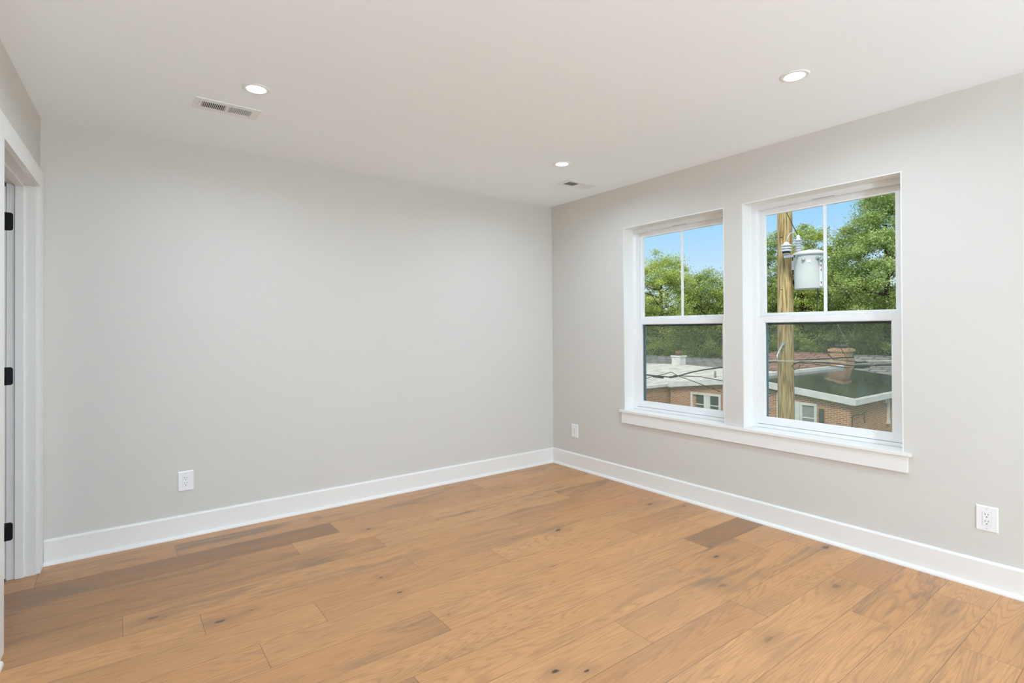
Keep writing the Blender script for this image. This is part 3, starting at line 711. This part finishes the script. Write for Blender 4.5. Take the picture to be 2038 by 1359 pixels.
MB().lathe([(.066, 0), (.072, .02), (.066, .04)], (6.97, 1.165, 2.70), 20).build('dark_ring', M['rubber'], AR)
MB().box((6.94, 1.02, 2.61), (7.00, 1.20, 2.655)).box((6.96, 1.02, 2.61), (7.16, 1.07, 2.645)).build('bracket', M['alu'], AR)

def sag(a, b, d, n=14):
    a, b = Vector(a), Vector(b); return [a.lerp(b, i / n) - Vector((0, 0, d * 4 * (i / n) * (1 - i / n))) for i in range(n + 1)]
def cable(name, mb, m, label, group='overhead cables'): tag(mb.build(name, m), label, 'cable', group)
cable('cable', MB().tube([(7.02, 1.28, 4.6), (7.06, 1.19, 3.48), (7.16, 1.12, 3.23), (7.22, 1.065, 3.06)], .007, 6), M['rubber'], 'thin lead dropping from above onto the transformer bushing')
cable('cable', MB().tube([(6.97, 1.165, 2.91), (7.00, 1.155, 3.00), (7.06, 1.13, 3.09), (7.15, 1.10, 3.11), (7.21, 1.07, 3.06)], .007, 6), M['porcelain'], 'pale lead arching from the surge arrester to the transformer bushing')
a = A0 + .62
cable('cable', MB().tube([(TX + .27 * math.cos(a), TY + .27 * math.sin(a), 2.56), (7.30, .735, 2.50), (7.28, .735, 2.1), (7.255, .74, 1.55), (7.22, .71, .95), (7.5, .55, .66), (8.1, .2, .60)], .009, 8), M['rubber'],
      'black drop lead running down from the transformer terminals')
cable('cable', MB().tube([(6.2, 1.50, .645), (6.72, 1.27, .64), (6.92, 1.16, .63), (7.98, .39, .62), (8.75, -.19, .62), (10.6, -1.6, .66)], .010, 8), M['rope'],
      'pale straight strand crossing the right-hand window in front of the pole')
b2 = MB().tube([(6.98, 1.04, .58), (7.05, .96, .625), (7.36, .84, .61), (7.71, .59, .575), (7.98, .38, .53), (8.29, .14, .54), (8.75, -.21, .545), (10.6, -1.65, .56)], .012, 8)
b2.tube([(7.98, .38, .525), (8.20, .21, .525)], .030, 8).tube([(8.28, .13, .55), (8.9, -.33, .56)], .018, 8).tube([(7.98, .36, .60), (8.14, .25, .61)], .018, 8)
cable('cable', b2, M['rubber'], 'thick black cable bundle sagging below the pale strand, right of the pole')
cable('cable', MB().tube([(7.13, 1.0, .56), (7.08, 1.0, .50), (6.97, 1.02, .47), (6.93, 1.06, .54), (6.97, 1.03, .60), (7.13, .93, .60), (7.4, .78, .56), (7.83, .46, .50), (8.1, .28, .49)], .008, 8), M['rubber'],
      'black looped cable hanging from the strand beside the pole')
cable('cable', MB().tube([(7.12, .53, 4.6), (7.115, .535, 3.14), (7.115, .54, 2.2), (7.24, .45, 1.54), (7.44, .42, .91), (7.78, .41, .63)], .006, 6), M['rubber'], 'thin wire slanting down right of the transformer to the cable bundle')
cable('cable', MB().tube([(7.24, .45, 1.54), (7.30, .41, 1.34), (7.62, .36, .94), (7.89, .34, .62)], .005, 6), M['alu'], 'thin pale wire slanting down in the lower right-hand pane')
lm = [(6.0, 6.6, .16), (7.2, 5.7, .10), (7.71, 5.33, .075), (8.03, 5.1, .035), (8.29, 4.9, .0), (8.53, 4.73, .03), (8.77, 4.54, .12), (9.03, 4.35, .18), (9.51, 3.99, .26), (10.6, 3.1, .40), (12.0, 1.9, .5)]
m_ = MB().tube(lm, .018, 8).tube([(7.98, 5.14, .02), (8.2, 4.98, -.015)], .028, 8).tube([(8.31, 4.88, -.01), (8.48, 4.76, .02)], .025, 8)
cable('cable', m_, M['rubber'], 'thick black cable sagging across the left-hand window in front of the white roof')
cable('cable', MB().tube([(6.9, 5.9, -.16), (7.78, 5.28, -.05), (7.98, 5.14, .02), (8.19, 4.98, .07), (8.36, 4.85, .13), (8.45, 4.78, .06), (8.56, 4.7, .0), (8.72, 4.58, -.07), (9.03, 4.35, -.22), (9.6, 3.9, -.5)], .010, 6), M['rubber'],
      'thin black wire looping over the thick cable and running down to the brick wall')
cable('cable', MB().tube([(8.40, 4.82, .04), (8.98, 4.39, .0), (9.51, 3.99, -.13), (10.6, 3.2, -.4)], .011, 6), M['rubber'], 'thin black wire falling gently rightwards over the white roof edge')

# ------------------------------------------------------------------ trees
def make_tree(name, x, y, ztop, rad, zlow, nleaf, m, seed, label, leaf=.060, group='trees behind the houses', lean=0):
    rs = np.random.RandomState(seed); rd = random.Random(seed)
    o = empty(name, (x, y, GZ)); tag(o, label, 'tree', group)
    hc = (ztop + zlow) / 2; hh = (ztop - zlow) / 2
    # trunk and limbs
    tb = MB(); top = Vector((x + rd.uniform(-.4, .4), y + rd.uniform(-.4, .4), hc + hh * .55)); base = Vector((x, y, GZ))
    pts = [base.lerp(top, k / 6) + Vector((rd.uniform(-.15, .15), rd.uniform(-.15, .15), 0)) * (k > 0) for k in range(7)]
    tb.tube(pts, [.30 - .038 * k for k in range(7)], 10)
    tips = []
    for k in range(26):
        f = rd.uniform(.42, .98); p = base.lerp(top, f); th = rd.uniform(0, 6.283); L_ = rad * rd.uniform(.55, .95) * (1.25 - f * .55)
        q = p + Vector((math.cos(th) * L_, math.sin(th) * L_, rd.uniform(.25, .75) * L_))
        mid = p.lerp(q, .5) + Vector((rd.uniform(-.2, .2), rd.uniform(-.2, .2), -.12 * L_))
        tb.tube([p, mid, q], [.060, .034, .010], 6); tips.append(q)
        for _ in range(3):
            s_ = mid.lerp(q, rd.uniform(.1, .9)); e_ = s_ + Vector((rd.uniform(-1, 1), rd.uniform(-1, 1), rd.uniform(-.1, .9))) * rad * .28
            tb.tube([s_, e_], [.018, .006], 5)
    tb.build('trunk', m_bark, o)
    # clumps spread through an ovoid crown, denser near its skin
    nc = int(150 * (rad / 3.0) ** 2 * max(1, hh / rad)); d = rs.normal(size=(nc, 3)); d /= np.linalg.norm(d, axis=1)[:, None]
    r = rs.uniform(.35, 1.0, nc) ** .45
    wob = 1 + .16 * np.sin(3 * np.arctan2(d[:, 1], d[:, 0]) + seed) + .13 * np.sin(5 * d[:, 2] + 2 * seed)
    sh = np.where(d[:, 2] < 0, 1.0, 1 - .30 * d[:, 2] ** 2)
    cen = np.stack([x + d[:, 0] * rad * r * wob * sh, y + d[:, 1] * rad * r * wob * sh, hc + d[:, 2] * hh * r * np.clip(wob, .8, 1.04)], 1)
    cr_ = rs.uniform(.28, .62, nc) * (rad / 3) ** .5
    k = rs.randint(0, nc, nleaf); off = rs.normal(size=(nleaf, 3)) * .55; off[:, 2] *= .62
    P_ = cen[k] + off * cr_[k][:, None]
    a = rs.normal(size=(nleaf, 3)); a /= np.linalg.norm(a, axis=1)[:, None]
    nrm = rs.normal(size=(nleaf, 3)) * .8 + np.array([0, 0, .9]); b = np.cross(nrm, a); b /= np.linalg.norm(b, axis=1)[:, None]
    s = leaf * rs.uniform(.65, 1.3, nleaf)[:, None]
    v = np.stack([P_ - a * s, P_ + b * s * .55, P_ + a * s, P_ - b * s * .55], 1).reshape(-1, 3)
    me = bpy.data.meshes.new('foliage'); me.vertices.add(nleaf * 4); me.vertices.foreach_set('co', v.ravel())
    me.loops.add(nleaf * 4); me.loops.foreach_set('vertex_index', np.arange(nleaf * 4))
    me.polygons.add(nleaf); me.polygons.foreach_set('loop_start', np.arange(nleaf) * 4)
    me.update(calc_edges=True)
    tone = np.clip(rs.normal(.45, .22, nleaf) + (rs.rand(nc) * .34 - .17)[k], 0, 1)
    at = me.attributes.new('tone', 'FLOAT', 'FACE'); at.data.foreach_set('value', tone.astype(np.float32))
    me.materials.append(m)
    fo = bpy.data.objects.new('foliage', me); COL.objects.link(fo); fo.parent = o; fo.matrix_parent_inverse = o.matrix_world.inverted()
    return o
m_bark = M['bark']
def at_px(u, t):      # a spot on the ground in the direction of picture column u, t metres deep
    q = cam.matrix_world.translation + (fw + rt * ((u - 1019) / 1059.84)) * t; return q.x, q.y
def tree(u, t, ytop, rad, zlow, n, m, seed, label, **k):
    x, y = at_px(u, t); make_tree('tree', x, y, 1.264 + (655 - ytop) / 1059.84 * t, rad, zlow, n, M[m], seed, label, **k)
tree(1318, 45, 492, 4.0, -3.5, 80000, 'leafB', 3, 'broad green tree rising highest in the left-hand window')
tree(1398, 44, 536, 2.9, -3.5, 52000, 'leafC', 5, 'smaller round-topped green tree at the right of the left-hand window')
tree(1468, 42, 540, 2.5, -3.5, 26000, 'leafB', 8, 'green tree whose edge shows beside the mullion in the left-hand window')
tree(1515, 39, 450, 2.6, -3.5, 60000, 'leafC', 12, 'green tree left of the wooden utility pole')
tree(1603, 38, 448, 2.9, -3.5, 66000, 'leafB', 14, 'bright green tree behind the grey transformer')
tree(1668, 38, 486, 2.3, -3.5, 36000, 'leafB', 21, 'green tree seen between the transformer and the tallest tree')
tree(1772, 34, 352, 4.1, -2.6, 160000, 'leafC', 23, 'tallest leafy tree filling the right part of the right-hand window')
for i, (u, t, yt, r_, m, lb) in enumerate((
        (1270, 55, 585, 4.0, 'leafA', 'dark low tree in the back row, left of the white chimney'),
        (1370, 56, 590, 4.0, 'leafA', 'dark low tree in the back row, behind the white chimney'),
        (1460, 55, 575, 4.0, 'leafA', 'dark low tree in the back row, behind the mullion'),
        (1550, 53, 560, 4.0, 'leafA', 'dark low tree in the back row, behind the utility pole'),
        (1640, 55, 565, 4.0, 'leafA', 'dark low tree in the back row, behind the brick chimney'),
        (1740, 55, 560, 4.2, 'leafA', 'dark low tree in the back row, beneath the tallest tree'))):
    tree(u, t, yt, r_, -4.5, 24000, m, 40 + i, lb, leaf=.15)
